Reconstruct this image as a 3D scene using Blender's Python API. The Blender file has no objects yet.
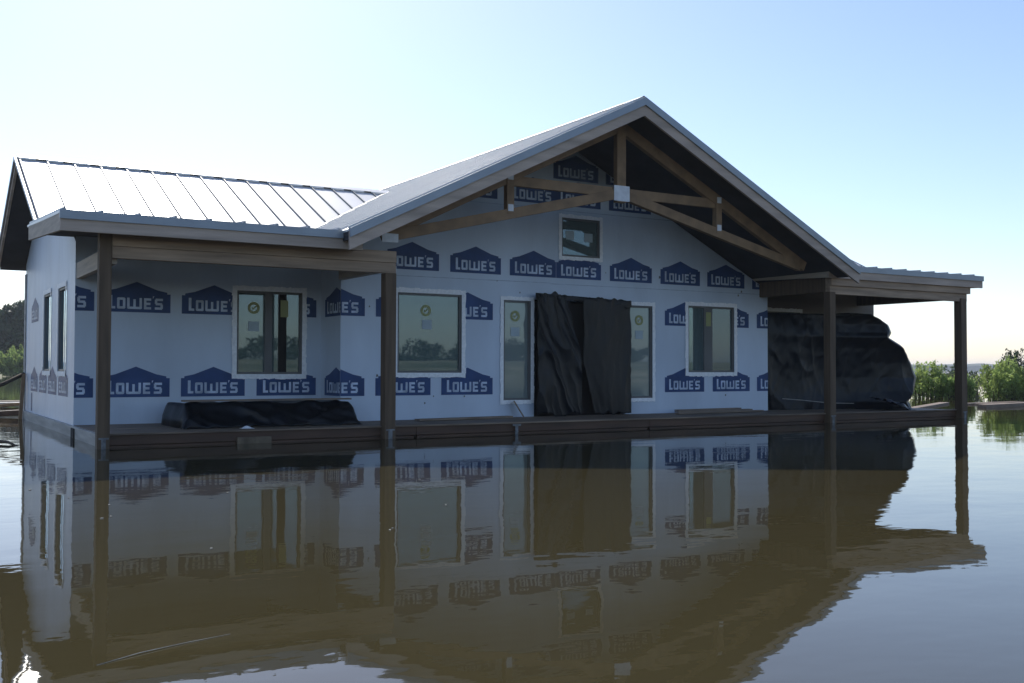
import bpy, bmesh, math, random
from mathutils import Vector, Matrix, noise
random.seed(7)
S = bpy.context.scene
COL = S.collection
R = math.radians
# ------------------------------------------------------------------ camera
PX_F, YAW, PITCH, ROLL = 1032.5, .5464, R(1.47), R(.162)
Fv = Vector((math.sin(YAW)*math.cos(PITCH), math.cos(YAW)*math.cos(PITCH), math.sin(PITCH)))
R0 = Vector((math.cos(YAW), -math.sin(YAW), 0)); U0 = R0.cross(Fv)
Rv = R0*math.cos(ROLL)+U0*math.sin(ROLL); Uv = -R0*math.sin(ROLL)+U0*math.cos(ROLL)
cd = bpy.data.cameras.new('camera'); cam = bpy.data.objects.new('camera', cd); COL.objects.link(cam)
cam.matrix_world = Matrix(((Rv.x, Uv.x, -Fv.x, 0), (Rv.y, Uv.y, -Fv.y, 0), (Rv.z, Uv.z, -Fv.z, 1.08), (0, 0, 0, 1)))
cd.sensor_width = 36; cd.lens = 36*PX_F/1024; cd.clip_start = .05; cd.clip_end = 9000
S.camera = cam
# ------------------------------------------------------------------ sky, sun, exposure
SUN_EL, SUN_AZ = R(40), R(12)          # azimuth from +Y towards +X
w = bpy.data.worlds.new('World'); S.world = w; w.use_nodes = True
nt = w.node_tree; bg = nt.nodes['Background']
sky = nt.nodes.new('ShaderNodeTexSky'); sky.sky_type = 'NISHITA'; sky.sun_disc = False
sky.sun_elevation = SUN_EL; sky.sun_rotation = SUN_AZ
sky.air_density = 1.0; sky.dust_density = .5; sky.ozone_density = 3.0; sky.altitude = 0
wb_ = nt.nodes.new('ShaderNodeMix'); wb_.data_type = 'RGBA'; wb_.blend_type = 'MULTIPLY'; wb_.inputs[0].default_value = 1
wb_.inputs[7].default_value = (1.0, .955, 1.0, 1)      # white balance of the hazy sky
nt.links.new(sky.outputs[0], wb_.inputs[6]); nt.links.new(wb_.outputs[2], bg.inputs[0]); bg.inputs[1].default_value = .11
sd = bpy.data.lights.new('sun', 'SUN'); so = bpy.data.objects.new('sun', sd); COL.objects.link(so)
sd.energy = 3.2; sd.angle = R(.53); sd.color = (1, .95, .87)
sdir = Vector((math.sin(SUN_AZ)*math.cos(SUN_EL), math.cos(SUN_AZ)*math.cos(SUN_EL), math.sin(SUN_EL)))
so.rotation_euler = sdir.to_track_quat('Z', 'Y').to_euler(); so.location = (5, 60, 60)
S.view_settings.view_transform = 'Standard'; S.view_settings.look = 'None'
S.view_settings.exposure = 0.62; S.view_settings.gamma = 1
S.render.engine = 'CYCLES'
S.cycles.max_bounces = 8; S.cycles.transparent_max_bounces = 12
S.cycles.volume_bounces = 0

# ------------------------------------------------------------------ materials
def mat(name, col, rough=.7, metal=0, var=.0, vscale=3., bump=0, bscale=20., stretch=(1, 1, 1), col2=None, spec=.5, dist=0, detail=5, extra=None, transl=0):
    m = bpy.data.materials.new(name); m.use_nodes = True; n = m.node_tree.nodes; l = m.node_tree.links
    b = n['Principled BSDF']; b.inputs['Roughness'].default_value = rough; b.inputs['Metallic'].default_value = metal
    b.inputs['Specular IOR Level'].default_value = spec
    tc = n.new('ShaderNodeTexCoord'); mp = n.new('ShaderNodeMapping'); mp.inputs['Scale'].default_value = stretch
    l.new(tc.outputs['Object'], mp.inputs[0])
    c2 = col2 or tuple(max(0, c*(1-var)) for c in col); c1 = tuple(min(1, c*(1+var*.6)) for c in col)
    nz = n.new('ShaderNodeTexNoise'); nz.inputs['Scale'].default_value = vscale; nz.inputs['Detail'].default_value = detail
    nz.inputs['Distortion'].default_value = dist
    l.new(mp.outputs[0], nz.inputs['Vector'])
    cr = n.new('ShaderNodeValToRGB'); cr.color_ramp.elements[0].position = .3; cr.color_ramp.elements[1].position = .7
    cr.color_ramp.elements[0].color = (*c2, 1); cr.color_ramp.elements[1].color = (*c1, 1)
    l.new(nz.outputs[0], cr.inputs[0]); l.new(cr.outputs[0], b.inputs['Base Color'])
    if bump:
        n2 = n.new('ShaderNodeTexNoise'); n2.inputs['Scale'].default_value = bscale; n2.inputs['Detail'].default_value = 4
        l.new(mp.outputs[0], n2.inputs['Vector'])
        bp = n.new('ShaderNodeBump'); bp.inputs['Strength'].default_value = 1; bp.inputs['Distance'].default_value = bump
        l.new(n2.outputs[0], bp.inputs['Height']); l.new(bp.outputs[0], b.inputs['Normal'])
    if transl:
        tr = n.new('ShaderNodeBsdfTranslucent'); l.new(cr.outputs[0], tr.inputs[0])
        mx = n.new('ShaderNodeMixShader'); mx.inputs[0].default_value = transl
        l.new(b.outputs[0], mx.inputs[1]); l.new(tr.outputs[0], mx.inputs[2])
        l.new(mx.outputs[0], n['Material Output'].inputs[0])
    return m
M = {}
M['wrap'] = mat('house wrap', (.58, .66, .76), .45, var=.14, vscale=1.1, bump=.028, bscale=2.6, stretch=(1, 1, .4), spec=.4, detail=8)
M['navy'] = mat('navy print', (.045, .085, .21), .5, var=.25, vscale=3, spec=.2)
M['letter'] = mat('pale print', (.56, .65, .78), .45, var=.35, vscale=5)
M['woodx'] = mat('grey wood along', (.37, .265, .18), .75, var=.35, vscale=5, bump=.002, bscale=30, stretch=(.25, 3, 3))
M['woody'] = mat('grey wood deep', (.50, .42, .33), .75, var=.25, vscale=5, bump=.002, bscale=30, stretch=(3, .25, 3))
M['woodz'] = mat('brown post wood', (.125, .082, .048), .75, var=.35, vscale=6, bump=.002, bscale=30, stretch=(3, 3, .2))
M['truss'] = mat('truss wood', (.27, .17, .09), .75, var=.3, vscale=6, bump=.002, bscale=30, stretch=(1, 3, 1))
M['fascia'] = mat('fascia wood', (.48, .385, .31), .75, var=.3, vscale=3, bump=.002, bscale=25, stretch=(.3, 2, 3))
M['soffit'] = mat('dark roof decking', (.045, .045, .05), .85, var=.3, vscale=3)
M['deck'] = mat('wet deck board', (.22, .16, .11), .6, var=.6, vscale=4, bump=.003, bscale=25, stretch=(.3, 3, 2))
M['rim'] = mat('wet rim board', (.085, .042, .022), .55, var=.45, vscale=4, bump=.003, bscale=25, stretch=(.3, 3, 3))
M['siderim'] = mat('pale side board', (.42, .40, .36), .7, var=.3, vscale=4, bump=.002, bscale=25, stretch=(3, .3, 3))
M['roof'] = mat('pale metal roof', (.68, .68, .66), .42, metal=.3, var=.05, vscale=1.5, bump=.002, bscale=2, spec=.6)
M['trim'] = mat('metal edge trim', (.29, .33, .37), .4, metal=.3, var=.1, vscale=3)
M['seam'] = mat('valley metal', (.10, .10, .10), .6)
M['rib'] = mat('roof rib', (.26, .26, .25), .5)
M['lap'] = mat('wrap lap edge', (.36, .44, .55), .5, var=.3, vscale=8)
M['siding'] = mat('bare sheathing', (.26, .23, .20), .8, var=.15, vscale=2, bump=.004, bscale=12, stretch=(.3, .3, 4))
M['tape'] = mat('white flashing tape', (.93, .94, .95), .5, var=.12, vscale=22, bump=.004, bscale=30)
M['sash'] = mat('grey window sash', (.13, .13, .125), .5, var=.1)
M['dark'] = mat('dark interior', (.018, .016, .015), .9, var=.3)  # darkness of the unlit rooms put into the colour
M['plastic'] = mat('black plastic sheet', (.005, .007, .010), .34, var=.3, vscale=2, bump=.008, bscale=5, spec=.26, dist=.8)
M['galv'] = mat('dull galvanised steel', (.19, .20, .205), .6, var=.5, vscale=14)
M['zinc'] = mat('white steel plate', (.70, .72, .74), .5, var=.15, vscale=10)
M['yellow'] = mat('yellow sticker', (.33, .34, .14), .6)
M['white'] = mat('white sticker', (.42, .50, .52), .6, var=.1)
M['plank'] = mat('weathered plank', (.24, .18, .13), .8, var=.35, vscale=5, stretch=(.4, 3, 3), bump=.002)
M['ply'] = mat('wet plywood scrap', (.17, .13, .085), .8, var=.5, vscale=7)
M['bark'] = mat('bark', (.09, .07, .05), .9, var=.4, vscale=9, bump=.01)
M['leafb'] = mat('bright willow leaf', (.34, .44, .13), .6, var=.5, vscale=2.2, transl=.55)
M['leafm'] = mat('greyish willow leaf', (.10, .14, .07), .6, var=.3, vscale=2, transl=.35)
M['leafd'] = mat('dark tree leaf', (.040, .072, .028), .6, var=.45, vscale=.6, transl=.25)
M['bank'] = mat('sandy bank', (.40, .34, .22), .9, var=.3, vscale=.15, col2=(.11, .13, .05), bump=.05, bscale=1)
M['far'] = mat('far woods', (.045, .065, .04), .9, var=.4, vscale=.05)

def water_mat():
    m = bpy.data.materials.new('muddy water'); m.use_nodes = True; n = m.node_tree.nodes; l = m.node_tree.links
    b = n['Principled BSDF']; b.inputs['Base Color'].default_value = (.054, .045, .021, 1)
    b.inputs['Roughness'].default_value = .015; b.inputs['IOR'].default_value = 1.333
    tc = n.new('ShaderNodeTexCoord')
    def nz(sc, st, det, rot=0):
        mp = n.new('ShaderNodeMapping'); mp.inputs['Scale'].default_value = st; mp.inputs['Rotation'].default_value = (0, 0, rot)
        l.new(tc.outputs['Object'], mp.inputs[0]); t = n.new('ShaderNodeTexNoise'); t.inputs['Scale'].default_value = sc
        t.inputs['Detail'].default_value = det; l.new(mp.outputs[0], t.inputs['Vector']); return t.outputs[0]
    def mth(op, a, bb):
        t = n.new('ShaderNodeMath'); t.operation = op
        for i, v in enumerate((a, bb)):
            if isinstance(v, (int, float)): t.inputs[i].default_value = v
            else: l.new(v, t.inputs[i])
        return t.outputs[0]
    big = nz(.55, (1, 1.5, 1), 2, .5); mid = nz(3.2, (1, 1.6, 1), 2, .54); fine = nz(14, (1, 1.7, 1), 2, .5)
    patch = nz(.09, (1, 1, 1), 2)
    pr = n.new('ShaderNodeMapRange'); pr.inputs[1].default_value = .47; pr.inputs[2].default_value = .68
    pr.inputs[3].default_value = .25; pr.inputs[4].default_value = 2.2; l.new(patch, pr.inputs[0])
    h = mth('ADD', mth('MULTIPLY', big, .0065), mth('ADD', mth('MULTIPLY', mid, .0010), mth('MULTIPLY', mth('MULTIPLY', fine, .00028), pr.outputs[0])))
    bp = n.new('ShaderNodeBump'); bp.inputs['Strength'].default_value = 1; bp.inputs['Distance'].default_value = 1.
    l.new(h, bp.inputs['Height']); l.new(bp.outputs[0], b.inputs['Normal'])
    return m
M['water'] = water_mat()

def glass_mat(name, film, filmamt):
    m = bpy.data.materials.new(name); m.use_nodes = True; n = m.node_tree.nodes; l = m.node_tree.links
    n.remove(n['Principled BSDF']); out = n['Material Output']
    g = n.new('ShaderNodeBsdfGlossy'); g.inputs['Roughness'].default_value = .014; g.inputs['Color'].default_value = (.72, .90, 1, 1)
    t = n.new('ShaderNodeBsdfTransparent'); t.inputs[0].default_value = (.75, .85, .80, 1)
    d = n.new('ShaderNodeBsdfDiffuse'); d.inputs[0].default_value = (*film, 1)
    mx = n.new('ShaderNodeMixShader'); mx.inputs[0].default_value = filmamt; l.new(t.outputs[0], mx.inputs[1]); l.new(d.outputs[0], mx.inputs[2])
    fr = n.new('ShaderNodeFresnel'); fr.inputs[0].default_value = 1.5
    ma = n.new('ShaderNodeMath'); ma.operation = 'MULTIPLY_ADD'; ma.inputs[1].default_value = 1.2; ma.inputs[2].default_value = .04
    l.new(fr.outputs[0], ma.inputs[0])
    m2 = n.new('ShaderNodeMixShader'); l.new(ma.outputs[0], m2.inputs[0]); l.new(mx.outputs[0], m2.inputs[1]); l.new(g.outputs[0], m2.inputs[2])
    l.new(m2.outputs[0], out.inputs[0]); return m
M['glass'] = glass_mat('window glass', (.19, .25, .25), .5)
M['film'] = glass_mat('milky sidelight glass', (.24, .28, .27), .9)  # grey-green diffuse layer covers most of the clear pane

# ------------------------------------------------------------------ helpers
class MB:
    def __init__(s): s.v = []; s.f = []; s.m = []; s.mats = []
    def mi(s, m):
        if m not in s.mats: s.mats.append(m)
        return s.mats.index(m)
    def poly(s, pts, m):
        b = len(s.v); s.v += [tuple(p) for p in pts]; s.f.append(tuple(range(b, b+len(pts)))); s.m.append(s.mi(m))
    def hexa(s, p, m):      # p: 4 bottom (ccw from above), 4 top
        b = len(s.v); s.v += [tuple(q) for q in p]
        for f in ((3, 2, 1, 0), (4, 5, 6, 7), (0, 1, 5, 4), (1, 2, 6, 5), (2, 3, 7, 6), (3, 0, 4, 7)):
            s.f.append(tuple(b+i for i in f)); s.m.append(s.mi(m))
    def box(s, x0, x1, y0, y1, z0, z1, m):
        s.hexa([(x0, y0, z0), (x1, y0, z0), (x1, y1, z0), (x0, y1, z0), (x0, y0, z1), (x1, y0, z1), (x1, y1, z1), (x0, y1, z1)], m)
    def beam(s, a, b, wd, ht, m, up=(0, 0, 1)):
        a = Vector(a); b = Vector(b); d = (b-a).normalized(); up = Vector(up)
        if abs(d.dot(up)) > .98: up = Vector((0, 1, 0))
        sd_ = d.cross(up).normalized()*wd/2; u = sd_.cross(d).normalized()*ht/2
        s.hexa([a-sd_-u, a+sd_-u, b+sd_-u, b-sd_-u, a-sd_+u, a+sd_+u, b+sd_+u, b-sd_+u], m)
    def tube(s, pts, rad, m, n=8):
        pts = [Vector(p) for p in pts]; rad = rad if isinstance(rad, (list, tuple)) else [rad]*len(pts); b = len(s.v)
        for i, p in enumerate(pts):
            d = (pts[min(i+1, len(pts)-1)]-pts[max(i-1, 0)]).normalized(); a = d.orthogonal().normalized(); c = d.cross(a)
            for k in range(n):
                t = 2*math.pi*k/n; s.v.append(tuple(p+(a*math.cos(t)+c*math.sin(t))*rad[i]))
        for i in range(len(pts)-1):
            for k in range(n):
                s.f.append((b+i*n+k, b+i*n+(k+1) % n, b+(i+1)*n+(k+1) % n, b+(i+1)*n+k)); s.m.append(s.mi(m))
        s.f.append(tuple(b+k for k in range(n))[::-1]); s.m.append(s.mi(m))
        s.f.append(tuple(b+(len(pts)-1)*n+k for k in range(n))); s.m.append(s.mi(m))
    def build(s, name, parent=None, bevel=0, smooth=False):
        me = bpy.data.meshes.new(name); me.from_pydata(s.v, [], s.f)
        for m in s.mats: me.materials.append(M[m])
        me.polygons.foreach_set('material_index', s.m)
        if smooth: me.polygons.foreach_set('use_smooth', [True]*len(me.polygons))
        me.update(); o = bpy.data.objects.new(name, me); COL.objects.link(o)
        if parent: o.parent = parent; o.matrix_parent_inverse = PI[parent.name]
        if bevel:
            bv = o.modifiers.new('b', 'BEVEL'); bv.width = bevel; bv.segments = 2; bv.limit_method = 'ANGLE'
        return o
PI = {}
class _D(dict):
    def __missing__(s, k): return Matrix()
PI = _D()
def thing(name, label, cat, loc=(0, 0, 0), group=None):
    o = bpy.data.objects.new(name, None); COL.objects.link(o); o.location = loc
    PI[o.name] = Matrix.Translation(-Vector(loc))
    o['label'] = label; o['category'] = cat
    if group: o['group'] = group
    return o
def tag(o, label, cat, group=None, kind=None):
    o['label'] = label; o['category'] = cat
    if group: o['group'] = group
    if kind: o['kind'] = kind
    return o
def struct(o): o['kind'] = 'structure'; return o

# ------------------------------------------------------------------ water, banks
WR = 1900; WL = .12       # water level
mb = MB(); mb.poly([(-WR, -WR, WL), (WR, -WR, WL), (WR, WR, WL), (-WR, WR, WL)], 'water'); struct(mb.build('water'))
mb = MB(); mb.poly([(-WR, -WR, -3), (WR, -WR, -3), (WR, WR, -3), (-WR, WR, -3)], 'bank'); struct(mb.build('lake_bed'))
def bank(name, x0, x1, y0, dirn, hmax, nx=60):
    mb = MB(); prof = [(-6, -.8), (0, -.05), (3, .25), (8, hmax*.5), (18, hmax*.85), (35, hmax), (160, hmax*1.1), (170, -1)]
    g = []
    for i in range(nx+1):
        x = x0+(x1-x0)*i/nx; row = []
        e = min(i, nx-i)/6; e = min(1, e)
        for (d, z) in prof:
            wob = noise.noise(Vector((x*.06, d*.05, 3)))*4
            row.append((x, y0+dirn*(d+wob), z*e-(1-e)*1.0+noise.noise(Vector((x*.2, d*.2, 1)))*.15))
        g.append(row)
    for i in range(nx):
        for j in range(len(prof)-1):
            mb.poly([g[i][j], g[i+1][j], g[i+1][j+1], g[i][j+1]][::dirn], 'bank')
    return struct(mb.build(name, smooth=True))
bank('far_bank', -140, 70, 108, 1, 1.0)
bank('near_bank', -160, 140, -52, -1, 2.0)

def far_shore():        # solid wooded mass across the lake
    mb = MB(); n = 260; rows = []
    for i in range(n+1):
        a = R(-75+165*i/n); r = 1150+noise.noise(Vector((i*.03, 0, 0)))*160
        x, y = math.sin(a)*r, math.cos(a)*r; ex, ey = math.sin(a), math.cos(a)
        h = 6.0+2.6*noise.noise(Vector((i*.11, 4, 0)))+1.8*noise.noise(Vector((i*.9, 7, 0)))
        rows.append([(x, y, -.5), (x+ex*4, y+ey*4, h*.7), (x+ex*12, y+ey*12, h), (x+ex*60, y+ey*60, h*1.1), (x+ex*90, y+ey*90, -.5)])
    for i in range(n):
        for j in range(4): mb.poly([rows[i][j], rows[i+1][j], rows[i+1][j+1], rows[i][j+1]], 'far')
    o = mb.build('far_woods', smooth=True); tag(o, 'hazy blue wooded shoreline far across the lake', 'woods', kind='stuff')
far_shore()

# ------------------------------------------------------------------ foliage
def leaves(mb, m, centre, rad, n, size, up=0., asp=2.2):
    cx, cy, cz = centre; rx, ry, rz = rad
    for _ in range(n):
        while True:
            p = Vector((random.uniform(-1, 1), random.uniform(-1, 1), random.uniform(-1, 1)))
            if .15 < p.length < 1: break
        p = p*(.75+.25*random.random())
        c = Vector((cx+p.x*rx, cy+p.y*ry, cz+p.z*rz))
        a = Vector((random.gauss(0, 1), random.gauss(0, 1), random.gauss(0, 1)+up)).normalized()
        b = a.cross(Vector((random.gauss(0, 1), random.gauss(0, 1), random.gauss(0, 1)))).normalized()
        s_ = size*random.uniform(.6, 1.3); a *= s_; b *= s_/asp
        mb.poly([c-a, c+b*.9, c+a, c-b*.9], m)
def tree(name, x, y, z0, h, wd, label, cat, group, leafm='leafd', nl=2600, size=.28, seed=0):
    random.seed(seed)
    t = thing(name, label, cat, (x, y, z0), group)
    tb = MB(); tb.tube([(x, y, z0-.4), (x+.1, y, z0+h*.35), (x-.1, y+.1, z0+h*.8)], [h*.022, h*.016, h*.006], 'bark', 7)
    cr = MB(); k = 22
    for i in range(k):
        a = random.uniform(0, 6.28); q = random.random(); zz = z0+h*(.08+.82*q); rr = wd*.5*(1-.55*q)*random.uniform(.3, .9)
        c = (x+math.cos(a)*rr, y+math.sin(a)*rr, zz); s_ = wd*random.uniform(.16, .28)
        tb.tube([(x, y, zz-h*.12), c], [h*.008, h*.003], 'bark', 5)
        leaves(cr, leafm, c, (s_, s_, s_*.8), nl//k, size)
    tb.build('trunk', t, smooth=True); cr.build('crown', t)
    return t
def bush(name, x, y, h, wd, label, group, nst=26, seed=1, leafm='leafb', lsize=.055, npl=34, cat='bush'):
    random.seed(seed)
    t = thing(name, label, cat, (x, y, 0), group)
    sb = MB(); lf = MB()
    for i in range(nst):
        a = random.uniform(0, 6.28); r = wd*.5*random.random()**.6
        bx, by = x+math.cos(a)*r*.75, y+math.sin(a)*r*.75; hh = h*(1-.45*(r/(wd*.5))**2)*random.uniform(.65, 1.05)
        tx, ty = bx+math.cos(a)*r*.35+random.uniform(-.1, .1), by+math.sin(a)*r*.35
        pts = [Vector((bx, by, -.3)), Vector(((bx*.6+tx*.4), (by*.6+ty*.4), hh*.5)), Vector((tx, ty, hh))]
        sb.tube(pts, [.012, .008, .003], 'bark', 5)
        for k in range(npl):
            q = .08+.95*random.random()**.8; p = pts[0].lerp(pts[2], min(q, 1)) if q > .5 else pts[0].lerp(pts[1], q*2)
            p = Vector((p.x, p.y, max(.03, hh*q)))
            sp = .07+.11*(1-q)
            leaves(lf, leafm, p, (sp*1.5, sp*1.5, sp), 2, lsize, up=1.2, asp=2.6)
    sb.build('stem', t, smooth=True); lf.build('foliage', t)
    return t
# left far bank
for i, (x, y, h, wd) in enumerate([(8.5, 128, 8.4, 8.5), (12.5, 126, 8.0, 8), (17, 130, 7.8, 7), (2, 131, 8.6, 7), (-5, 128, 8.2, 8), (23, 129, 8, 8)]):
    tree('forest_tree', x, y, .8, h*.95, wd, 'tall dark green tree in the wood on the far left bank', 'tree', 'trees of the wood on the far left bank', nl=15000, size=.30, seed=20+i)
bush('willow_bush', 11.8, 109.5, 3.0, 5.5, 'bright yellow green bush at the water edge below the dark wood', None, nst=110, seed=5, lsize=.17, npl=90)
# right flooded bushes
BG = 'half drowned bushes standing in the water'
bush('flooded_bush', 29.3, 21.9, 1.22, 1.5, 'rounded green bush in the water just left of the end porch post', BG, seed=11, nst=70, lsize=.06)
bush('flooded_bush', 29.6, 20.9, .95, 1.0, 'small bush in the water directly behind the end porch post', BG, seed=12, nst=40, lsize=.06)
bush('flooded_bush', 28.9, 18.9, 1.30, 1.5, 'largest bright green bush in the water at the right edge', BG, seed=13, nst=90, lsize=.06)
bush('flooded_bush', 29.5, 17.9, 1.10, 1.1, 'bright leafy bush cut by the right edge of the picture', BG, seed=17, nst=60, lsize=.06)
bush('flooded_bush', 36.5, 23.4, 1.75, 1.3, 'duller taller bush behind the largest bright bush', BG, seed=14, nst=50, leafm='leafd', lsize=.07)
bush('flooded_bush', 41.5, 29.5, 1.2, 2.2, 'pale distant bush low in the water beyond the rounded bush', BG, seed=15, nst=50, leafm='leafm', lsize=.08)
# woods behind the camera, seen mirrored in the window glass
random.seed(3); wb = MB()
for i in range(46):
    x = -90+i*4+random.uniform(-1.5, 1.5); y = -84+random.uniform(-6, 4); h = random.uniform(1.6, 3.6)
    if i % 11 == 3: h = .8
    for k in range(7):
        leaves(wb, 'leafd', (x+random.uniform(-2, 2), y+random.uniform(-2, 2), 1.8+h*random.uniform(.1, .8)), (1.7, 1.7, h*.3), 90, .3)
tag(wb.build('shore_woods'), 'line of trees along the shore mirrored dark in the window glass', 'woods', kind='stuff')

# ------------------------------------------------------------------ the house
H = thing('floating_house', 'unfinished house wrapped in blue printed house wrap, standing in flood water under a metal roof', 'house', (10, 16, 0))
RX, RZ, SL = 9.77, 5.17, .49        # main ridge x, z, pitch
WY, WZ = 18.45, 4.50                # wing ridge y, z
XL, XR = 5.84, 14.66; YG, YL = 14.55, 15.36; WX0, WX1 = 2.25, 18.72
DK = .27

# polygon helpers for the printed wrap
def clip(poly, a, b, c):            # keep a*u+b*z<=c
    out = []
    for i in range(len(poly)):
        p, q = poly[i], poly[(i+1) % len(poly)]; dp = a*p[0]+b*p[1]-c; dq = a*q[0]+b*q[1]-c
        if dp <= 0: out.append(p)
        if (dp < 0 < dq) or (dq < 0 < dp):
            t = dp/(dp-dq); out.append((p[0]+(q[0]-p[0])*t, p[1]+(q[1]-p[1])*t))
    return out
def minus(poly, r):                 # convex poly minus rect
    u0, u1, z0, z1 = r; res = []
    res.append(clip(poly, 1, 0, u0)); res.append(clip(poly, -1, 0, -u1))
    mid = clip(clip(poly, -1, 0, -u0), 1, 0, u1)
    if mid: res.append(clip(mid, 0, 1, z0)); res.append(clip(mid, 0, -1, -z1))
    return [p for p in res if len(p) > 2]
def rect(a, b, c, d): return [(a, c), (b, c), (b, d), (a, d)]
def logo_polys(w_=.94, h_=.27):
    bgp = [rect(0, w_, 0, h_), [(.05*w_, h_), (.95*w_, h_), (.95*w_, h_+.025), (.80*w_, h_+.055), (.5*w_, h_+.165), (.20*w_, h_+.055), (.05*w_, h_+.025)]]
    s = w_; t = .034; L_ = []
    b, tp = .045, .205
    def seg(u0, u1, z0, z1): L_.append(rect(u0*s, u1*s, z0, z1))
    tw = t/s
    seg(.105, .105+tw*1.15, b, tp+.03); seg(.105+tw*1.15, .19, b, b+t)                   # L
    c = .012
    def O(u0, u1):
        a0, a1 = u0*s, u1*s
        L_.append([(a0, b+c), (a0+t, b+c), (a0+t, tp-c), (a0, tp-c)]); L_.append([(a1-t, b+c), (a1, b+c), (a1, tp-c), (a1-t, tp-c)])
        L_.append([(a0+c, b), (a1-c, b), (a1, b+c), (a1-t, b+t), (a0+t, b+t), (a0, b+c)])
        L_.append([(a0, tp-c), (a0+t, tp-t), (a1-t, tp-t), (a1, tp-c), (a1-c, tp), (a0+c, tp)])
    O(.215, .335)
    a0, a1 = .36*s, .575*s; am = (a0+a1)/2                                              # W
    L_.append(rect(a0, a0+t, b+c, tp)); L_.append(rect(a1-t, a1, b+c, tp)); L_.append(rect(am-t/2, am+t/2, b+t, tp-.02))
    L_.append([(a0+c, b), (a1-c, b), (a1, b+c), (a1-t, b+t), (a0+t, b+t), (a0, b+c)])
    seg(.605, .605+tw, b, tp); seg(.605+tw, .71, b, b+t); seg(.605+tw, .70, (b+tp)/2-t/2, (b+tp)/2+t/2); seg(.605+tw, .71, tp-t, tp)   # E
    L_.append([(.735*s, tp-.01), (.757*s, tp+.03), (.735*s, tp+.03)])                   # '
    u0, u1 = .765, .885; zm = (b+tp)/2                                                   # S
    seg(u0, u1-.012, b, b+t); seg(u0+.012, u1-.012, zm-t/2, zm+t/2); seg(u0+.012, u1, tp-t, tp)
    L_.append([(u0*s, zm), (u0*s+t, zm+t/2), (u0*s+t, tp-t), (u0*s, tp-c)])
    L_.append([(u1*s-t, b+t), (u1*s, b+c), (u1*s, zm), (u1*s-t, zm-t/2)])
    return bgp, L_
BGP, LET = logo_polys()
def logos(mb, spots, place, clips, holes, letters=True):
    for (u, z, o) in [(a[0], a[1], a[2] if len(a) > 2 else None) for a in spots]:
        for grp, m, off in ((BGP, 'navy', .003), (LET, 'letter', .006)):
            if m == 'letter' and not letters: continue
            for p in grp:
                ps = [[(q[0]+u, q[1]+z) for q in p]]
                cl = list(clips)+(o or [])
                for (a, b, c) in cl: ps = [clip(q, a, b, c) for q in ps]; ps = [q for q in ps if len(q) > 2]
                for hl in holes: ps = [r for q in ps for r in minus(q, hl)]
                for q in ps: mb.poly([place(uu, zz, off) for uu, zz in q], m)

def wall_grid(name, us, zs, holes, place, thick, m, clips=(), inner='dark'):
    """wall with real openings: front, back and reveals"""
    mb = MB()
    us = sorted(set(us+[h[0] for h in holes]+[h[1] for h in holes])); zs = sorted(set(zs+[h[2] for h in holes]+[h[3] for h in holes]))
    for i in range(len(us)-1):
        for j in range(len(zs)-1):
            cu, cz = (us[i]+us[i+1])/2, (zs[j]+zs[j+1])/2
            if any(h[0] < cu < h[1] and h[2] < cz < h[3] for h in holes): continue
            p = rect(us[i], us[i+1], zs[j], zs[j+1])
            for c in clips: p = clip(p, *c)
            if len(p) < 3: continue
            mb.poly([place(u, z, 0) for u, z in p], m)
            mb.poly([place(u, z, -thick) for u, z in p][::-1], inner)
    for (a, b, c, d) in holes:
        for q in (((a, c), (b, c)), ((b, c), (b, d)), ((b, d), (a, d)), ((a, d), (a, c))):
            mb.poly([place(*q[0], 0), place(*q[1], 0), place(*q[1], -thick), place(*q[0], -thick)], m)
    return mb

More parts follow.
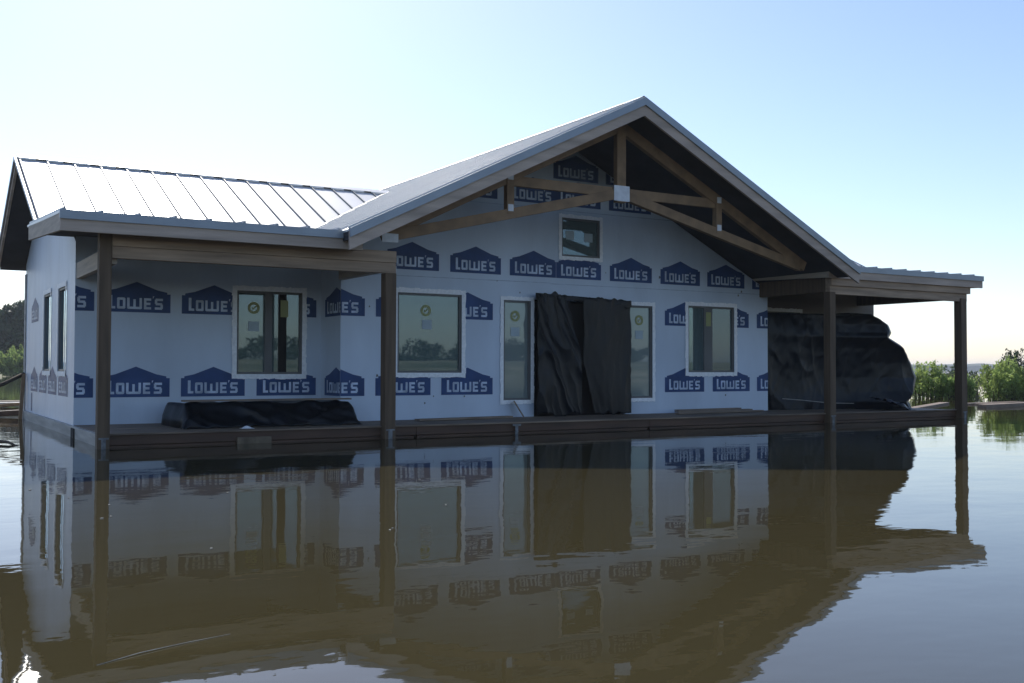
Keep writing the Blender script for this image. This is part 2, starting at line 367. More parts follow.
def window(holes_rect, place, kind, stick=(), tapew=.06, name='window'):
    a, b, c, d = holes_rect
    f = MB(); fw = .045      # sash ring is the window part
    def bar(mb_, u0, u1, z0, z1, o0, o1, m):
        p = [place(u0, z0, o1), place(u1, z0, o1), place(u1, z0, o0), place(u0, z0, o0), place(u0, z1, o1), place(u1, z1, o1), place(u1, z1, o0), place(u0, z1, o0)]
        mb_.hexa(p, m)
    for q in ((a+.002, a+fw, c+.002, d-.002), (b-fw, b-.002, c+.002, d-.002), (a+fw, b-fw, c+.002, c+fw), (a+fw, b-fw, d-fw, d-.002)): bar(f, *q, -.07, -.008, 'sash')
    fo = f.build(name, H, bevel=.003)
    t = MB(); rnd = random.Random(int(a*97+c*13))
    for side in range(4):         # ragged tape strips
        n = 14
        L0, L1 = (a-tapew, b+tapew) if side < 2 else (c, d)
        for k in range(n):
            s0 = L0+(L1-L0)*k/n; s1 = L0+(L1-L0)*(k+1)/n
            j0 = rnd.uniform(-.008, .012) if k else 0; 
            if side == 0: q = [(s0, c-tapew-rnd.uniform(-.008, .012)), (s1, c-tapew-rnd.uniform(-.008, .012)), (s1, c+.012), (s0, c+.012)]
            if side == 1: q = [(s0, d-.012), (s1, d-.012), (s1, d+tapew+rnd.uniform(-.008, .012)), (s0, d+tapew+rnd.uniform(-.008, .012))]
            if side == 2: q = [(a-tapew-rnd.uniform(-.008, .012), s0), (a+.012, s0), (a+.012, s1), (a-tapew-rnd.uniform(-.008, .012), s1)]
            if side == 3: q = [(b-.012, s0), (b+tapew+rnd.uniform(-.008, .012), s0), (b+tapew+rnd.uniform(-.008, .012), s1), (b-.012, s1)]
            t.poly([place(u, z, .011+.0015*(side > 1)+.002*rnd.random()) for u, z in q], 'tape')
    t.build('flashing_tape', fo)
    g = MB()
    pl = rect(a+fw, b-fw, c+fw, d-fw)
    g.hexa([place(a+fw, c+fw, -.04), place(b-fw, c+fw, -.04), place(b-fw, c+fw, -.044), place(a+fw, c+fw, -.044), place(a+fw, d-fw, -.04), place(b-fw, d-fw, -.04), place(b-fw, d-fw, -.044), place(a+fw, d-fw, -.044)],
           'film' if kind == 'side' else 'glass')
    g.build('pane', fo)
    if kind == 'slider1':
        wdt = b-a
        s_ = MB(); bar(s_, a+wdt*.43, a+wdt*.54, c+fw, d-fw, -.065, -.015, 'sash'); s_.build('stile', fo, bevel=.003)
        s_ = MB(); bar(s_, a+wdt*.64, a+wdt*.76, c+fw, d-fw, -.065, -.026, 'dark'); s_.build('stile', fo)
    if kind == 'slider2':
        wdt = b-a
        s_ = MB(); bar(s_, a+wdt*.36, a+wdt*.54, c+fw, d-fw, -.065, -.018, 'sash'); s_.build('stile', fo, bevel=.003)
        stick = [(a+wdt*.45, d-.25, 'tag')]
    for (u, z, sh) in stick:
        s_ = MB()
        if sh == 'round':
            for i in range(14):
                t0, t1 = 2*math.pi*i/14, 2*math.pi*(i+1)/14; r0, r1 = .052, .092
                s_.poly([place(u+r0*math.cos(t0), z+r0*math.sin(t0), -.034), place(u+r1*math.cos(t0), z+r1*math.sin(t0), -.034), place(u+r1*math.cos(t1), z+r1*math.sin(t1), -.034), place(u+r0*math.cos(t1), z+r0*math.sin(t1), -.034)], 'yellow')
            s_.poly([place(u-.035, z+.0, -.033), place(u-.008, z-.03, -.033), place(u+.06, z+.045, -.033), place(u+.05, z+.057, -.033), place(u-.006, z-.005, -.033), place(u-.024, z+.014, -.033)], 'yellow')
        elif sh == 'tag':
            s_.poly([place(u-.06, z-.13, -.012), place(u+.06, z-.13, -.012), place(u+.06, z+.13, -.012), place(u-.06, z+.13, -.012)], 'yellow')
        else:
            s_.poly([place(u-.085, z-.075, -.034), place(u+.085, z-.075, -.034), place(u+.085, z+.075, -.034), place(u-.085, z+.075, -.034)], 'white')
        s_.build('sticker', fo)
    return fo

pg = lambda u, z, o: (u, YG-o, z)
pl = lambda u, z, o: (u, YL-o, z)
pret = lambda u, z, o: (XL-o, YL-u, z)            # u from the inner corner outwards
pside = lambda u, z, o: (WX0-o, u, z)
roofclip = [(SL, 1, RZ-.17+SL*RX), (-SL, 1, RZ-.17-SL*RX)]

# gable wall
gh = [(6.76, 7.91, .99, 2.26), (8.67, 9.22, .54, 2.21), (9.28, 11.18, DK, 2.23), (11.26, 11.81, .54, 2.21), (12.63, 13.79, 1.0, 2.25), (9.82, 10.64, 2.98, 3.66)]
mb = wall_grid('wall', [XL, XR], [.12, 5.1], gh, pg, .14, 'wrap', roofclip)
mb.poly([pg(XR, .12, 0), pg(XR, .12, -.95), pg(XR, 2.75, -.95), pg(XR, 2.75, 0)], 'siding')
sp = [(5.29, .65, [(-1, 0, -XL)]), (6.41, .65), (7.54, .65), (12.09, .65), (13.24, .65), (14.37, .65),
      (5.29, 1.86, [(-1, 0, -XL)]), (6.41, 1.86), (7.54, 1.86), (12.09, 1.86), (13.22, 1.86), (14.37, 1.86),
      (6.55, 2.61), (7.69, 2.61), (8.80, 2.61, [(1, 0, 9.715)]), (9.72, 2.61), (10.85, 2.61), (11.99, 2.61), (13.11, 2.61), (14.25, 2.61),
      (7.62, 3.85), (8.78, 3.85), (9.71, 3.85), (10.83, 3.85), (11.97, 3.85), (9.66, 4.30, [(1, 0, 10.62)]), (10.76, 4.30)]
rc2 = [(a, b, c-.01) for a, b, c in roofclip]
logos(mb, sp, pg, rc2+[(1, 0, XR-.002)], gh)
for zl, ua, ub in ((2.50, XL+.01, XR-.01), (3.76, 7.3, 12.3)):
    for (c0, c1) in ((ua, 9.6), (9.6, ub)):
        mb.poly([pg(c0, zl, .002), pg(c1, zl+.012, .002), pg(c1, zl+.022, .002), pg(c0, zl+.010, .002)], 'lap')
rm = random.Random(4)
for _ in range(26):
    u, z = rm.uniform(5.9, 14.6), rm.uniform(.35, 3.0); a_ = rm.uniform(.008, .022)
    if any(h_[0]-.1 < u < h_[1]+.1 and h_[2]-.1 < z < h_[3]+.1 for h_ in gh): continue
    mb.poly([pg(u-a_, z-a_, .008), pg(u+a_, z-a_*.6, .008), pg(u+a_*.7, z+a_, .008), pg(u-a_*.6, z+a_*1.3, .008)], 'sash')
mb.build('wall', H)
window(gh[0], pg, 'fixed', [(7.28, 1.98, 'round'), (7.30, 1.76, 'sq')])
window(gh[4], pg, 'slider2', [])
window(gh[5], pg, 'fixed', [(10.03, 3.36, 'sq'), (10.42, 3.34, 'sq')], tapew=.05)
for (q, u) in ((gh[1], 8.93), (gh[3], 11.53)): window(q, pg, 'side', [(u, 1.94, 'round'), (u, 1.68, 'sq')], tapew=.05, name='sidelight')
dr = MB(); dr.box(9.3, 11.16, YG+.09, YG+.13, DK, 2.2, 'dark'); dr.build('doorway', H)  # black panel stands in for the shade inside the open doorway
# left recessed wall and its return
lh = [(4.50, 5.54, .965, 2.245)]
mb = wall_grid('wall', [WX0, XL], [.12, 2.93], lh, pl, .14, 'wrap')
sp = [(1.56, .65), (2.60, .65), (3.70, .65), (4.82, .65), (1.56, 1.86), (2.60, 1.86), (3.70, 1.86), (4.82, 1.86)]
logos(mb, sp, pl, [(-1, 0, -WX0-.001), (1, 0, XL-.001)], lh)
mb.build('wall', H)
window(lh[0], pl, 'slider1', [(4.78, 1.98, 'round'), (5.25, 1.98, 'tag'), (4.78, 1.70, 'sq')])
mb = wall_grid('wall', [0, YL-YG], [.12, 3.1], [], pret, .14, 'wrap')
logos(mb, [(.18, .65), (.18, 1.86)], pret, [(1, 0, YL-YG-.001)], [])
mb.build('wall', H)
# left side wall
sh = [(16.15, 16.95, 1.0, 2.27), (17.75, 18.6, 1.0, 2.27)]
mb = wall_grid('wall', [YL, 21.2], [.12, 4.5], sh, pside, .14, 'wrap', [(SL, 1, WZ-.17+SL*WY), (-SL, 1, WZ-.17-SL*WY)])
logos(mb, [(15.9, .65), (17.03, .65), (18.16, .65), (19.3, .65), (19.3, 1.86)], pside, [], sh, letters=True)
mb.poly([pside(20.0, .30, .004), pside(20.16, .30, .004), pside(20.16, .62, .004), pside(20.0, .62, .004)], 'navy')
mb.build('wall', H)
for q in sh: window(q, pside, 'side')
# right recess wall, right end wall, rear wall
rh = [(15.35, 16.42, .98, 2.27)]
mb = wall_grid('wall', [XR, WX1], [.12, 2.95], rh, pl, .14, 'siding'); mb.build('wall', H)
window(rh[0], pl, 'fixed')
pr_ = lambda u, z, o: (WX1+o, u, z)
mb = wall_grid('wall', [YL, 21.2], [.12, 4.5], [(17.6, 18.9, 1.0, 2.27)], pr_, .14, 'wrap', [(SL, 1, WZ-.17+SL*WY), (-SL, 1, WZ-.17-SL*WY)]); mb.build('wall', H)
window((17.6, 18.9, 1.0, 2.27), pr_, 'fixed')
pb = lambda u, z, o: (u, 21.2+o, z)
mb = wall_grid('wall', [WX0, WX1], [.12, 2.95], [(4, 5.5, 1, 2.2), (13, 14.5, 1, 2.2)], pb, .14, 'wrap'); mb.build('wall', H)
for q in ((4, 5.5, 1, 2.2), (13, 14.5, 1, 2.2)): window(q, pb, 'fixed')
pgb = lambda u, z, o: (u, 23.4+o, z)
mb = wall_grid('wall', [XL, 13.7], [.12, 5.1], [], pgb, .14, 'wrap', roofclip); mb.build('wall', H)
fl = MB(); fl.box(WX0+.15, WX1-.15, YL+.15, 21.05, .16, .24, 'dark'); fl.box(XL+.15, 13.6, 21.05, 23.3, .16, .24, 'dark'); fl.box(XL+.15, XR-.05, YG+.16, YL+.149, .16, .24, 'dark'); fl.build('floor', H)

# roofs ---------------------------------------------------------------
def slope_roof(name, axis, ridge, zr, e_lo, e_hi, t0, t1, pitch=SL, rib=.41, ribm='rib', rh=.030):
    """two slopes. axis 'y': ridge runs along Y at x=ridge from t0 to t1; eaves at coordinate e_lo,e_hi"""
    mb = MB(); un = MB()
    P = (lambda c, t, z: (c, t, z)) if axis == 'y' else (lambda c, t, z: (t, c, z))
    for e in (e_lo, e_hi):
        ze = zr-pitch*abs(e-ridge)
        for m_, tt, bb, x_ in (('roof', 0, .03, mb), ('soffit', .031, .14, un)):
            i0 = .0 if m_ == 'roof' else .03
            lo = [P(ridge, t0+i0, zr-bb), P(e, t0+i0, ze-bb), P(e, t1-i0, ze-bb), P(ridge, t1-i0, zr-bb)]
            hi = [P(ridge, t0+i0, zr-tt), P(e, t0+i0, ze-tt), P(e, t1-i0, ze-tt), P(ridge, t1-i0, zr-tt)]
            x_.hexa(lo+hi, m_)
        k = t0+.02
        while k < t1:
            a = Vector(P(ridge, k, zr+.008)); b = Vector(P(e, k, ze+.008))
            mb.beam(a, b, .018, rh, ribm); k += rib
    d = .16
    for sg in (-1, 1):
        mb.poly([P(ridge, t0-.005, zr+.038), P(ridge+sg*d, t0-.005, zr+.038-pitch*d), P(ridge+sg*d, t1+.005, zr+.038-pitch*d), P(ridge, t1+.005, zr+.038)], 'roof')
        k = t0
        while k < t1:      # folded closures under the cap
            mb.beam(P(ridge+sg*d, k, zr+.022-pitch*d), P(ridge+sg*d, k+.26, zr+.022-pitch*d), .02, .03, 'roof'); k += .41
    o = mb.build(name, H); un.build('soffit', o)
    return o
mr = slope_roof('roof', 'y', RX, RZ, 5.02, 14.52, 12.24, 24.5, ribm='roof', rh=.055)
wr = slope_roof('roof', 'x', WY, WZ, 15.45, 21.45, 1.80, 9.6)
wr2 = slope_roof('roof', 'x', WY, WZ, 15.45, 21.45, 9.94, 19.6)
# porch roofs
def porch(x0, x1, y0, zf):
    mb = MB(); z1 = 3.03
    mb.hexa([(x0, y0, zf-.03), (x1, y0, zf-.03), (x1, 15.6, z1-.03), (x0, 15.6, z1-.03), (x0, y0, zf), (x1, y0, zf), (x1, 15.6, z1), (x0, 15.6, z1)], 'roof')
    k = x0+.03
    while k < x1:
        mb.beam((k, y0-.012, zf+.012), (k, 15.5, z1+.012), .03, .04, 'trim'); k += .41
    o = mb.build('porch_roof', H)
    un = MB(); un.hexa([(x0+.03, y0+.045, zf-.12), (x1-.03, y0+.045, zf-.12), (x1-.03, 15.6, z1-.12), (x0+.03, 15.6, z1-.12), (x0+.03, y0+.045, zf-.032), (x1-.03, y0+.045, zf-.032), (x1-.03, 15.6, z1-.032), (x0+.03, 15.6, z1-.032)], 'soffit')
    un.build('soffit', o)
    tr = MB(); tr.hexa([(x0-.01, y0-.022, zf-.095), (x1+.01, y0-.022, zf-.095), (x1+.01, y0+.0, zf-.095), (x0-.01, y0+.0, zf-.095), (x0-.01, y0-.022, zf+.006), (x1+.01, y0-.022, zf+.006), (x1+.01, y0, zf+.006), (x0-.01, y0, zf+.006)], 'trim')
    tr.build('edge_trim', o)
    fb = MB(); fb.box(x0, x1, y0+.001, y0+.04, zf-.23, zf-.035, 'fascia'); fb.build('fascia', o, bevel=.003)
    for xs in ((x0-.0, x0+.035), (x1-.035, x1)):
        fs = MB(); fs.hexa([(xs[0], y0+.041, zf-.225), (xs[1], y0+.041, zf-.225), (xs[1], 15.45, z1-.225), (xs[0], 15.45, z1-.225), (xs[0], y0+.041, zf-.031), (xs[1], y0+.041, zf-.031), (xs[1], 15.45, z1-.031), (xs[0], 15.45, z1-.031)], 'woody')
        fs.build('fascia', o, bevel=.003)
porch(1.66, 5.3, 12.45, 2.835)
porch(14.3, 18.72, 12.7, 2.93)
# rake boards of the front and rear gables and of the wing ends
def rakes(parent, axis, ridge, zr, e_lo, e_hi, t, dirn, h1=.11, h2=.16):
    P = (lambda c, tt, z: (c, tt, z)) if axis == 'y' else (lambda c, tt, z: (tt, c, z))
    for e in (e_lo, e_hi):
        ze = zr-SL*abs(e-ridge)
        for nm, m_, top, bot, o0, o1 in (('edge_trim', 'trim', .008, -h1, .022, .03), ('rake_board', 'fascia', -.034, -h1-h2, -.012, .021)):
            mb = MB(); a, b = t+dirn*(-o0), t+dirn*(-o1) if False else t+dirn*o0
            ta = t-dirn*o0 if nm == 'rake_board' else t-dirn*.024; tb = t-dirn*.052 if nm == 'edge_trim' else t-dirn*.022
            if nm == 'rake_board': ta = t+dirn*.018
            z0 = zr+bot-(.0); 
            q = [P(ridge, tb, zr+bot), P(e, tb, ze+bot), P(e, ta, ze+bot), P(ridge, ta, zr+bot), P(ridge, tb, zr+top), P(e, tb, ze+top), P(e, ta, ze+top), P(ridge, ta, zr+top)]
            mb.hexa(q, m_); mb.build(nm, parent)
rakes(mr, 'y', RX, RZ, 5.02, 14.52, 12.24, 1); rakes(mr, 'y', RX, RZ, 5.02, 14.52, 24.5, -1)
rakes(wr, 'x', WY, WZ, 15.45, 21.45, 1.80, 1, .06, .10); rakes(wr2, 'x', WY, WZ, 15.45, 21.45, 19.6, -1)
vf = MB()
def zmain(x): return RZ-SL*abs(x-RX)
xs0 = RX-(RZ-WZ)/SL
vf.beam((xs0, WY, WZ+.02), (xs0-3.0, WY-3.0, WZ-SL*3.0+.02), .07, .03, 'seam'); vf.build('valley_flashing', wr)
vf = MB(); vf.beam((2*RX-xs0, WY, WZ+.02), (2*RX-xs0+3, WY-3.0, WZ-SL*3.0+.02), .07, .03, 'seam'); vf.build('valley_flashing', wr2)

# posts, beams, truss
YF = 12.84
def post(x, wd, top=2.36, y=YF):
    mb = MB(); mb.box(x-wd/2, x+wd/2, y-wd/2, y+wd/2, -.6, top, 'woodz'); o = mb.build('post', H, bevel=.008)
    b = MB(); b.box(x-wd/2-.008, x+wd/2+.008, y-wd/2-.008, y-wd/2-.001, -.05, .20, 'zinc' ) if False else None
    b = MB(); b.box(x-wd*.18, x+wd*.18, y-wd/2-.007, y-wd/2-.001, .02, .235, 'galv'); b.box(x-wd*.4, x+wd*.4, y-wd/2-.009, y-wd/2-.0075, .232, .252, 'galv')
    b.build('post_bracket', o); return o
post(2.20, .14, 2.66); post(5.845, .16, 2.36); post(14.47, .15, 2.46); post(18.20, .17, 2.48)
def bx(name, a, m, bev=.005):
    mb = MB(); mb.box(*a, m); return mb.build(name, H, bevel=bev)
bx('beam', (2.272, 5.93, YF-.05, YF+.05, 2.36, 2.50), 'woodx'); bx('beam', (2.272, 5.93, YF-.065, YF+.05, 2.502, 2.66), 'woodx')
bx('beam', (14.42, 18.34, YF-.05, YF+.05, 2.42, 2.57), 'woodx'); bx('beam', (14.42, 18.40, YF-.09, YF+.05, 2.572, 2.76), 'woodx')
bx('beam', (2.262, 2.35, YF+.053, YL-.003, 2.30, 2.52), 'woody'); bx('beam', (5.80, 5.92, YF+.053, YG-.003, 2.40, 2.64), 'woody')
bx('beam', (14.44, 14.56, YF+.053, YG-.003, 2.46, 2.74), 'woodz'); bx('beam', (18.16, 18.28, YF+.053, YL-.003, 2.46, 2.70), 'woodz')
bx('corner_board', (WX0-.02, WX0-.001, 21.05, 21.24, .1, 2.8), 'siderim')
T = []
tm = MB(); CZ = 3.80
for sg in (-1, 1):
    e = RX+sg*3.93
    m_ = MB(); m_.beam((RX+sg*.1, YF, CZ-.02), (e, YF, 2.87), .09, .15, 'truss', up=(0, 0, 1)); m_.build('truss_chord', H, bevel=.005)
    m_ = MB(); m_.beam((RX+sg*.02, YF+.005, RZ-.32), (RX+sg*4.05, YF+.005, RZ-.32-SL*4.03), .09, .17, 'truss'); m_.build('truss_rafter', H, bevel=.005)
    m_ = MB(); m_.box(min(RX+sg*.14, RX+sg*2.15), max(RX+sg*.14, RX+sg*2.15), YF-.02, YF+.04, 3.74+.0, 3.89, 'truss'); m_.build('collar_tie', H, bevel=.004)
    x = RX+sg*2.02
    m_ = MB(); m_.box(x-.06, x+.06, YF-.052, YF+.05, 3.32, 3.92, 'truss'); so_ = m_.build('truss_strut', H, bevel=.004)
    for z in (3.36, 3.82):
        g = MB(); g.box(x-.045, x+.045, YF-.057, YF-.053, z, z+.10, 'zinc'); g.build('steel_plate', so_)
m_ = MB(); m_.box(RX-.085, RX+.085, YF-.05, YF+.05, 3.66, 4.86, 'truss'); kp = m_.build('king_post', H, bevel=.005)
g = MB(); g.box(RX-.15, RX+.15, YF-.056, YF-.0515, 3.68, 3.92, 'zinc'); g.build('steel_plate', kp)
for sg in (-1,):
    g = MB(); x = RX+sg*3.93; g.box(x-.12, x+.12, YF-.056, YF-.0515, 2.78, 2.90, 'zinc')
    g.build('steel_plate', H)
g = MB(); g.box(5.932, 5.936, YF-.05, YF-.01, 2.38, 2.46, 'zinc'); g.build('steel_plate', H)

# deck
dk = MB(); random.seed(9); y = 12.95
while y < 15.3:
    dk.box(2.26, 18.36, y, y+.138, DK-.03+random.uniform(-.002, .002), DK+random.uniform(-.002, .003), 'deck'); y += .143
deck = dk.build('deck', H, bevel=.003)
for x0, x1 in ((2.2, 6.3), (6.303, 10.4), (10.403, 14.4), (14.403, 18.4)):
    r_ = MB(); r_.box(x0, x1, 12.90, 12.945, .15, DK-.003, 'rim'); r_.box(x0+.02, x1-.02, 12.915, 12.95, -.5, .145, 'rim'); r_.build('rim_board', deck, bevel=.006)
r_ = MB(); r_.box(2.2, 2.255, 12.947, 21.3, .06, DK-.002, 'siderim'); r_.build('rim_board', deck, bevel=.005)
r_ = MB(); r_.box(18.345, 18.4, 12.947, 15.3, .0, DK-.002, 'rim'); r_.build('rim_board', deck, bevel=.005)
for x0, x1 in ((2.2, 7.1), (7.104, 11.9), (11.904, 18.4)):
    r_ = MB(); r_.box(x0, x1, 12.872, 12.948, DK-.001, DK+.022, 'deck'); r_.build('nosing_board', deck, bevel=.004)
un = MB(); un.box(2.27, 18.3, 13.0, 21.2, -.6, .11, 'rim'); un.build('float', deck)
b_ = MB(); b_.box(7.885, 7.935, 12.864, 12.870, .05, .235, 'galv'); b_.box(7.84, 7.98, 12.860, 12.8635, .235, .262, 'galv'); b_.build('bracket', deck)
b_ = MB(); b_.box(2.185, 2.199, 14.9, 15.15, .0, .25, 'dark'); b_.build('bracket', deck)
b_ = MB(); b_.box(3.80, 4.24, 12.86, 12.899, .05, .20, 'ply'); b_.build('patch_board', deck, bevel=.005)

# ------------------------------------------------------------------ tarps
def cloth(name, nu, nv, fn, m, parent=None, thick=.006):
    mb = MB(); b = len(mb.v)
    for j in range(nv+1):
        for i in range(nu+1): mb.v.append(tuple(fn(i/nu, j/nv)))
    k = mb.mi(m)
    for j in range(nv):
        for i in range(nu): a = j*(nu+1)+i; mb.f.append((a, a+1, a+nu+2, a+nu+1)); mb.m.append(k)
    o = mb.build(name, parent, smooth=True)
    if thick: sm = o.modifiers.new('s', 'SOLIDIFY'); sm.thickness = thick
    return o
N = lambda x, y, z: noise.noise(Vector((x, y, z)))
def crease(x, y, s_):       # sharp irregular folds
    wx, wy = x+.35*N(x*1.1, y*1.1, s_+9), y+.35*N(x*1.1, y*1.1, s_+17)
    return max(0, 1-2.6*abs(N(wx, wy, s_)))**2
dt = thing('door_tarp', 'black plastic sheeting hung over the double door opening between the sidelights', 'tarp', (10.2, YG-.05, DK))
def left_curtain(u, v):
    z = 2.30-2.0*v; wd = 1.0-.28*math.sin(math.pi*min(1, v*1.15))*.6-.30*v*(1-v)
    x = 9.25+u*(.62+.55*abs(v-.0)**1.2 if v < .5 else .62+.55*.435+ (v-.5)*.15)
    fold = .05*N(u*2.5-v*1.5, v*1.2, 1)+.05*crease(u*1.9-v*1.4, v*1.1, 4)+.03*crease(u*3.2-v*.6, v*2.0, 6)+.012*N(u*10, v*5, 2)
    return (x+.035*N(v*5, 3, 1)+.015*N(v*19, 3, 1), YG-.07-.03*math.sin(v*3)-.05-fold*.8, z+.05*N(u*6, 0, 5) + (.03*math.sin(u*9)*v))
def right_curtain(u, v):
    z = 2.27-1.97*v
    x = 11.22-(1-u)*(1.02 if v < .55 else 1.02-(v-.55)*.55)
    fold = .05*N(u*2+5, v*.8, 1)+.03*crease(u*1.6+v*.7, v*.5, 14)+.010*crease(u*3+v*1.0, v*1.2, 16)+.010*N(u*10, v*5, 2)
    return (x+.035*N(v*5, 9, 1)+.015*N(v*17, 9, 1), YG-.12-fold*.8, z+.05*N(u*7, 2, 5))
cloth('curtain', 110, 110, left_curtain, 'plastic', dt); cloth('curtain', 110, 110, right_curtain, 'plastic', dt)
cloth('header_flap', 80, 8, lambda u, v: (9.23+u*2.0, YG-.115-.02*N(u*12, v, 0)-.01, 2.33-.07*u-v*(.10+.10*N(u*9, 4, 4))+.09*max(0, N(u*13, 1, 8))), 'plastic', dt)

def pile():
    # x_right silhouette with height, measured around y=14
    prof = [(-.06, 18.35), (.2, 18.25), (.42, 18.05), (.62, 18.3), (.9, 18.42), (1.2, 18.28), (1.5, 17.98), (1.72, 17.55), (1.82, 17.62), (1.98, 17.58), (2.08, 17.42), (2.16, 17.2)]
    def xr(z):
        if z <= prof[0][0]: return prof[0][1]
        for (a, b), (c, d) in zip(prof, prof[1:]):
            if z <= c: return b+(d-b)*(z-a)/(c-a)
        return prof[-1][1]
    nu, nv = 300, 120; mb = MB(); k = mb.mi('plastic')
    for j in range(nv+1):
        v = j/nv; z = .15+2.03*min(1, v*1.12); shr = 0
        top = max(0, (v-.893)/.107)
        for i in range(nu+1):
            u = i/nu; X0 = 14.72; X1 = xr(z)
            # outline: left side, front, right side, back (u along)
            if u < .06: t = u/.06; x, y = X0, 15.25-t*.60
            elif u < .66: t = (u-.06)/.60; x = X0+(X1-X0-.25)*t; y = 14.66-.35*t-.40*t*t
            elif u < .78: t = (u-.66)/.12*math.pi/2; y = 13.91+.28*(1-math.cos(t)); x = X1-.25+.25*math.sin(t)
            else: t = (u-.78)/.22; x = X1-(X1-X0)*max(0, (t-.35)/.65); y = 14.19+1.06*min(1, t/.35)
            nrm = Vector((0, -1, 0)) if u < .68 else Vector((1, -.2, 0)).normalized() if u < .85 else Vector((0, 1, 0))
            q = x+y*.8; f = .12*N(q*1.0, z*.8, 22)+.05*crease(q*1.4+z*.3, z*.45, 31)+.022*crease(q*2.6+z*.6, z*.7, 44)+.010*crease(q*4.2-z*1.2, z*1.4, 53)+.010*N(q*9, z*6, 1)
            f *= .35 if u < .05 or u > .9 else 1
            f -= .35*max(0, z-1.75)**1.5*(u > .05)
            if u < .66 and z < .9: f += .12*max(0, (t if u > .06 else 0)-.45)*(1-z/.9)
            p = Vector((x, y, z))+nrm*f
            if z < .35 and u > .45 and u < .85: p.z -= .12*(.35-z)/.2; p.y -= .15*(.35-z)*2
            if top > 0:
                c = Vector((16.3, 14.75, 2.2)); s_ = 1-top
                p.x = c.x+(p.x-c.x)*s_; p.y = c.y+(p.y-c.y)*s_; p.z = 2.18+.03*top+.03*N(p.x*2, p.y*2, 7)
            mb.v.append(tuple(p))
    for j in range(nv):
        for i in range(nu): a = j*(nu+1)+i; mb.f.append((a, a+1, a+nu+2, a+nu+1)); mb.m.append(k)
    return mb.build('tarp', tp, smooth=True)
tp = thing('tarped_stack', 'tall bulging stack under black plastic tarp on the right hand porch', 'covered stack', (16.4, 14.5, DK))
pile()
# lower trailing fold of the tarp down to the water
cloth('tarp_tail', 40, 24, lambda u, v: (16.6+u*1.75-.1*v+.08*N(u*3, v*3, 2), 13.75-v*.75-.12*abs(N(u*6, v*4, 3)), .50-.35*u+.22*math.sin(u*5)*.3-.42*v*u-.12*v+.10*abs(N(u*5+v*3, v*5, 1))), 'plastic', tp)
g = MB(); g.tube([(14.9, 14.40, .50), (15.3, 14.28, .47), (15.9, 14.12, .41), (16.4, 13.95, .40)], .006, 'siderim', 6); g.build('rope', tp)

ls = thing('tarped_lumber', 'low lumber stack under black plastic along the left porch', 'covered stack', (4.6, 14.4, DK))
lm = MB()
for k in range(4):
    lm.box(3.45+.02*k, 5.80-.03*k, 13.95, 14.9, DK+.005+k*.058, DK+.055+k*.058, 'plank')
lm.box(3.40, 5.78, 13.96, 14.10, .618, .640, 'plank')
lm.build('lumber', ls)
def lfn(u, v):
    x = 3.34+u*2.50; e = min(u, 1-u); h = .315*min(1, (e/.035))**.5 if e < .035 else .315
    h += .015*N(x*2, v, 1)
    if v < .5: t = v/.5; y = 13.78+.22*t-.05*abs(N(x*1.7,0,3))*(1-t)-.06*abs(N(x*2.4+t,t,9)); z = DK+.005+h*t; y -= .05*(1-t)*(1+N(x*3, 0, 0))+.05*crease(x*2.2+t*.8, t*.8, 70)+.03*N(x*5+t*2, t*3, 0)
    else: t = (v-.5)/.5; y = 14.0+t*.98; z = DK+.005+h-.02*t
    return (x+.02*N(v*6, x, 2), y, z+.02*N(x*3, v*6, 4)+.012*N(x*8, v*8, 4)+.03*crease(x*1.8, v*2.5, 60)*(e > .02))
cloth('tarp', 120, 24, lfn, 'plastic', ls)

# ------------------------------------------------------------------ small things
mb = MB(); mb.beam((6.9, 14.1, DK+.02), (8.7, 14.35, DK+.02), .14, .03, 'plank')
tag(mb.build('plank', bevel=.003), 'loose board lying on the deck in front of the big fixed window', 'plank')
mb = MB(); mb.beam((8.98, 14.38, DK+.0), (8.84, 14.47, DK+.27), .11, .02, 'plank')
tag(mb.build('plank', bevel=.003), 'short offcut leaning under the left sidelight', 'plank')
mb = MB()
for k in range(3): mb.beam((11.9+k*.1, 14.0+k*.12, DK+.02+k*.022), (14.2-k*.2, 14.25+k*.09, DK+.02+k*.022), .10, .022, 'plank')
tag(mb.build('board_pile', bevel=.002), 'few thin boards piled on the deck below the right window', 'boards')
def rag(x, y, z, s_, label):
    o = cloth('rag', 14, 14, lambda u, v: (x+s_*(u-.5), y+s_*.6*(v-.5), z+.13*s_*4*max(0, (.5-abs(u-.5))*(.5-abs(v-.5)))*(1.5+2*N(u*4, v*4, 2))), 'tape', None, .004)
    tag(o, label, 'rag')
rag(4.10, 13.45, DK+.008, .17, 'crumpled white rag on the deck before the covered lumber')
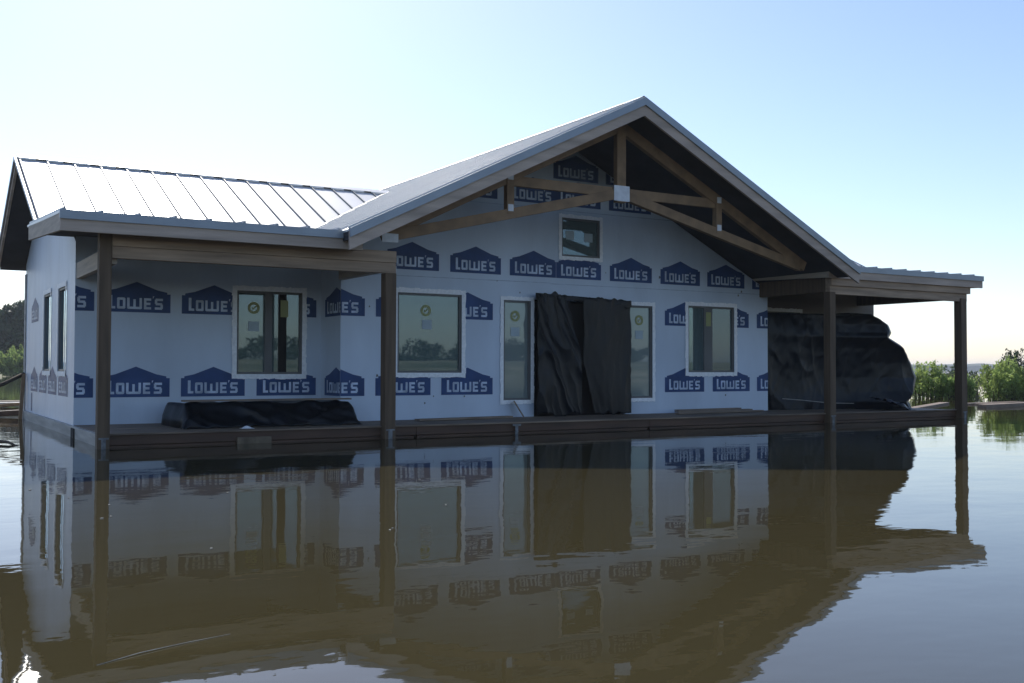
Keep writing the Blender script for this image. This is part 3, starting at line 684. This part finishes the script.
# left: rail, brace, drift debris
mb = MB(); mb.tube([(1.35, 20.6, .58), (1.85, 20.85, .76), (2.22, 20.95, .95)], .035, 'bark', 8)
tag(mb.build('handrail_pole', smooth=True), 'thin dark pole sloping up to the rear left corner of the house', 'pole')
mb = MB(); mb.beam((2.12, 20.8, -.3), (2.20, 20.9, .95), .06, .06, 'truss')
tag(mb.build('leaning_stake', bevel=.005), 'reddish brown stake standing in the water at the rear left corner', 'stake')
random.seed(31)
DG = 'drift boards heaped at the left edge'
for i, (a, b, wd, h, lb) in enumerate([((1.1, 23.2, .10), (3.2, 22.2, .30), .3, .06, 'reddish drift board slanting up towards the house corner'),
        ((1.2, 24.5, .16), (3.0, 24.8, .14), .5, .09, 'pale sunlit drift board lying flat behind the reddish one'),
        ((1.4, 21.9, .04), (2.4, 21.6, .10), .16, .1, 'short dark drift board nearest the leaning stake'),
        ((.9, 27.5, .08), (3.6, 27.0, .1), .4, .12, 'rearmost grey drift board at the left edge')]):
    mb = MB(); mb.beam(a, b, wd, h, ('truss', 'siderim', 'rim', 'plank')[i]); tag(mb.build('drift_board', bevel=.01), lb, 'board', DG)
mb = MB(); mb.tube([(.85, 14.9, .0), (1.1, 14.5, .035), (1.32, 14.1, .03), (1.45, 13.6, -.03)], [.012, .03, .018, .006], 'bark', 7)
mb.tube([(1.08, 14.55, .03), (1.0, 14.1, .05)], [.014, .004], 'bark', 5)
tag(mb.build('floating_branch', smooth=True), 'dark crooked branch floating by the left edge', 'branch')
# right: boards adrift
DR = 'boards adrift beyond the end porch post'
for (a, b, wd, h, m_, lb) in [((20.6, 15.9, .0), (25.2, 18.3, .0), .26, .09, 'plank', 'long pale board floating between porch corner and bushes'),
        ((25.2, 17.6, .0), (27.2, 17.4, .03), .24, .08, 'deck', 'brown board floating just right of the end post'),
        ((25.2, 17.2, .0), (29.5, 17.2, .02), .30, .08, 'plank', 'grey sunlit board floating before the largest bush'),
        ((23.5, 16.0, .03), (26.2, 16.3, .05), .24, .09, 'plank', 'tan board floating nearest the camera right of the house')]:
    mb = MB(); mb.beam(a, b, wd, h, m_); tag(mb.build('drift_board', bevel=.01), lb, 'board', DR)
mb = MB(); mb.tube([(24.6, 16.6, .0), (26.0, 16.5, .04), (28.5, 16.3, .0)], [.04, .07, .04], 'bark', 8)
tag(mb.build('drift_log', smooth=True), 'rough floating log at the right edge below the bushes', 'log')
# reed stalk and flotsam in the foreground
mb = MB(); mb.tube([(.60, 3.55, .001), (.75, 3.62, .004), (.92, 3.68, .002), (1.08, 3.72, .001)], [.001, .0016, .0012, .0008], 'siderim', 6)
tag(mb.build('reed_stalk', smooth=True), 'thin pale stalk floating in the foreground water', 'stalk')
random.seed(77)
for i in range(12):
    x = random.uniform(.9, 4.0); y = random.uniform(5.2, 9.0)
    if y < x*.6: continue
    mb = MB(); a = random.uniform(0, 3.14); s_ = random.uniform(.006, .014); ca, sa = math.cos(a)*s_, math.sin(a)*s_
    mb.hexa([(x-ca, y-sa, .001), (x+sa*.5, y-ca*.5, .001), (x+ca, y+sa, .001), (x-sa*.5, y+ca*.5, .001), (x-ca, y-sa, .005), (x+sa*.5, y-ca*.5, .006), (x+ca, y+sa, .005), (x-sa*.5, y+ca*.5, .006)], 'siderim')
    tag(mb.build('floating_leaf'), 'tiny pale leaf floating on the brown water', 'leaf', 'tiny leaves floating on the water')

for o in list(COL.objects):
    if o.parent is None and o.get('category') in ('board', 'branch', 'stalk', 'leaf', 'log', 'bush'): o.location.z += WL

# ------------------------------------------------------------------ haze
m = bpy.data.materials.new('haze'); m.use_nodes = True; n = m.node_tree.nodes; n.remove(n['Principled BSDF'])
pv = n.new('ShaderNodeVolumePrincipled'); pv.inputs['Color'].default_value = (.80, .88, 1, 1); pv.inputs['Density'].default_value = .0004
pv.inputs['Anisotropy'].default_value = .3
m.node_tree.links.new(pv.outputs[0], n['Material Output'].inputs['Volume']); M['haze'] = m
mb = MB(); HB = WR+60; mb.box(-HB, HB, -HB, HB, -4, 14, 'haze'); hz = mb.build('haze'); tag(hz, 'pale summer haze over the flooded lake', 'haze', kind='stuff')
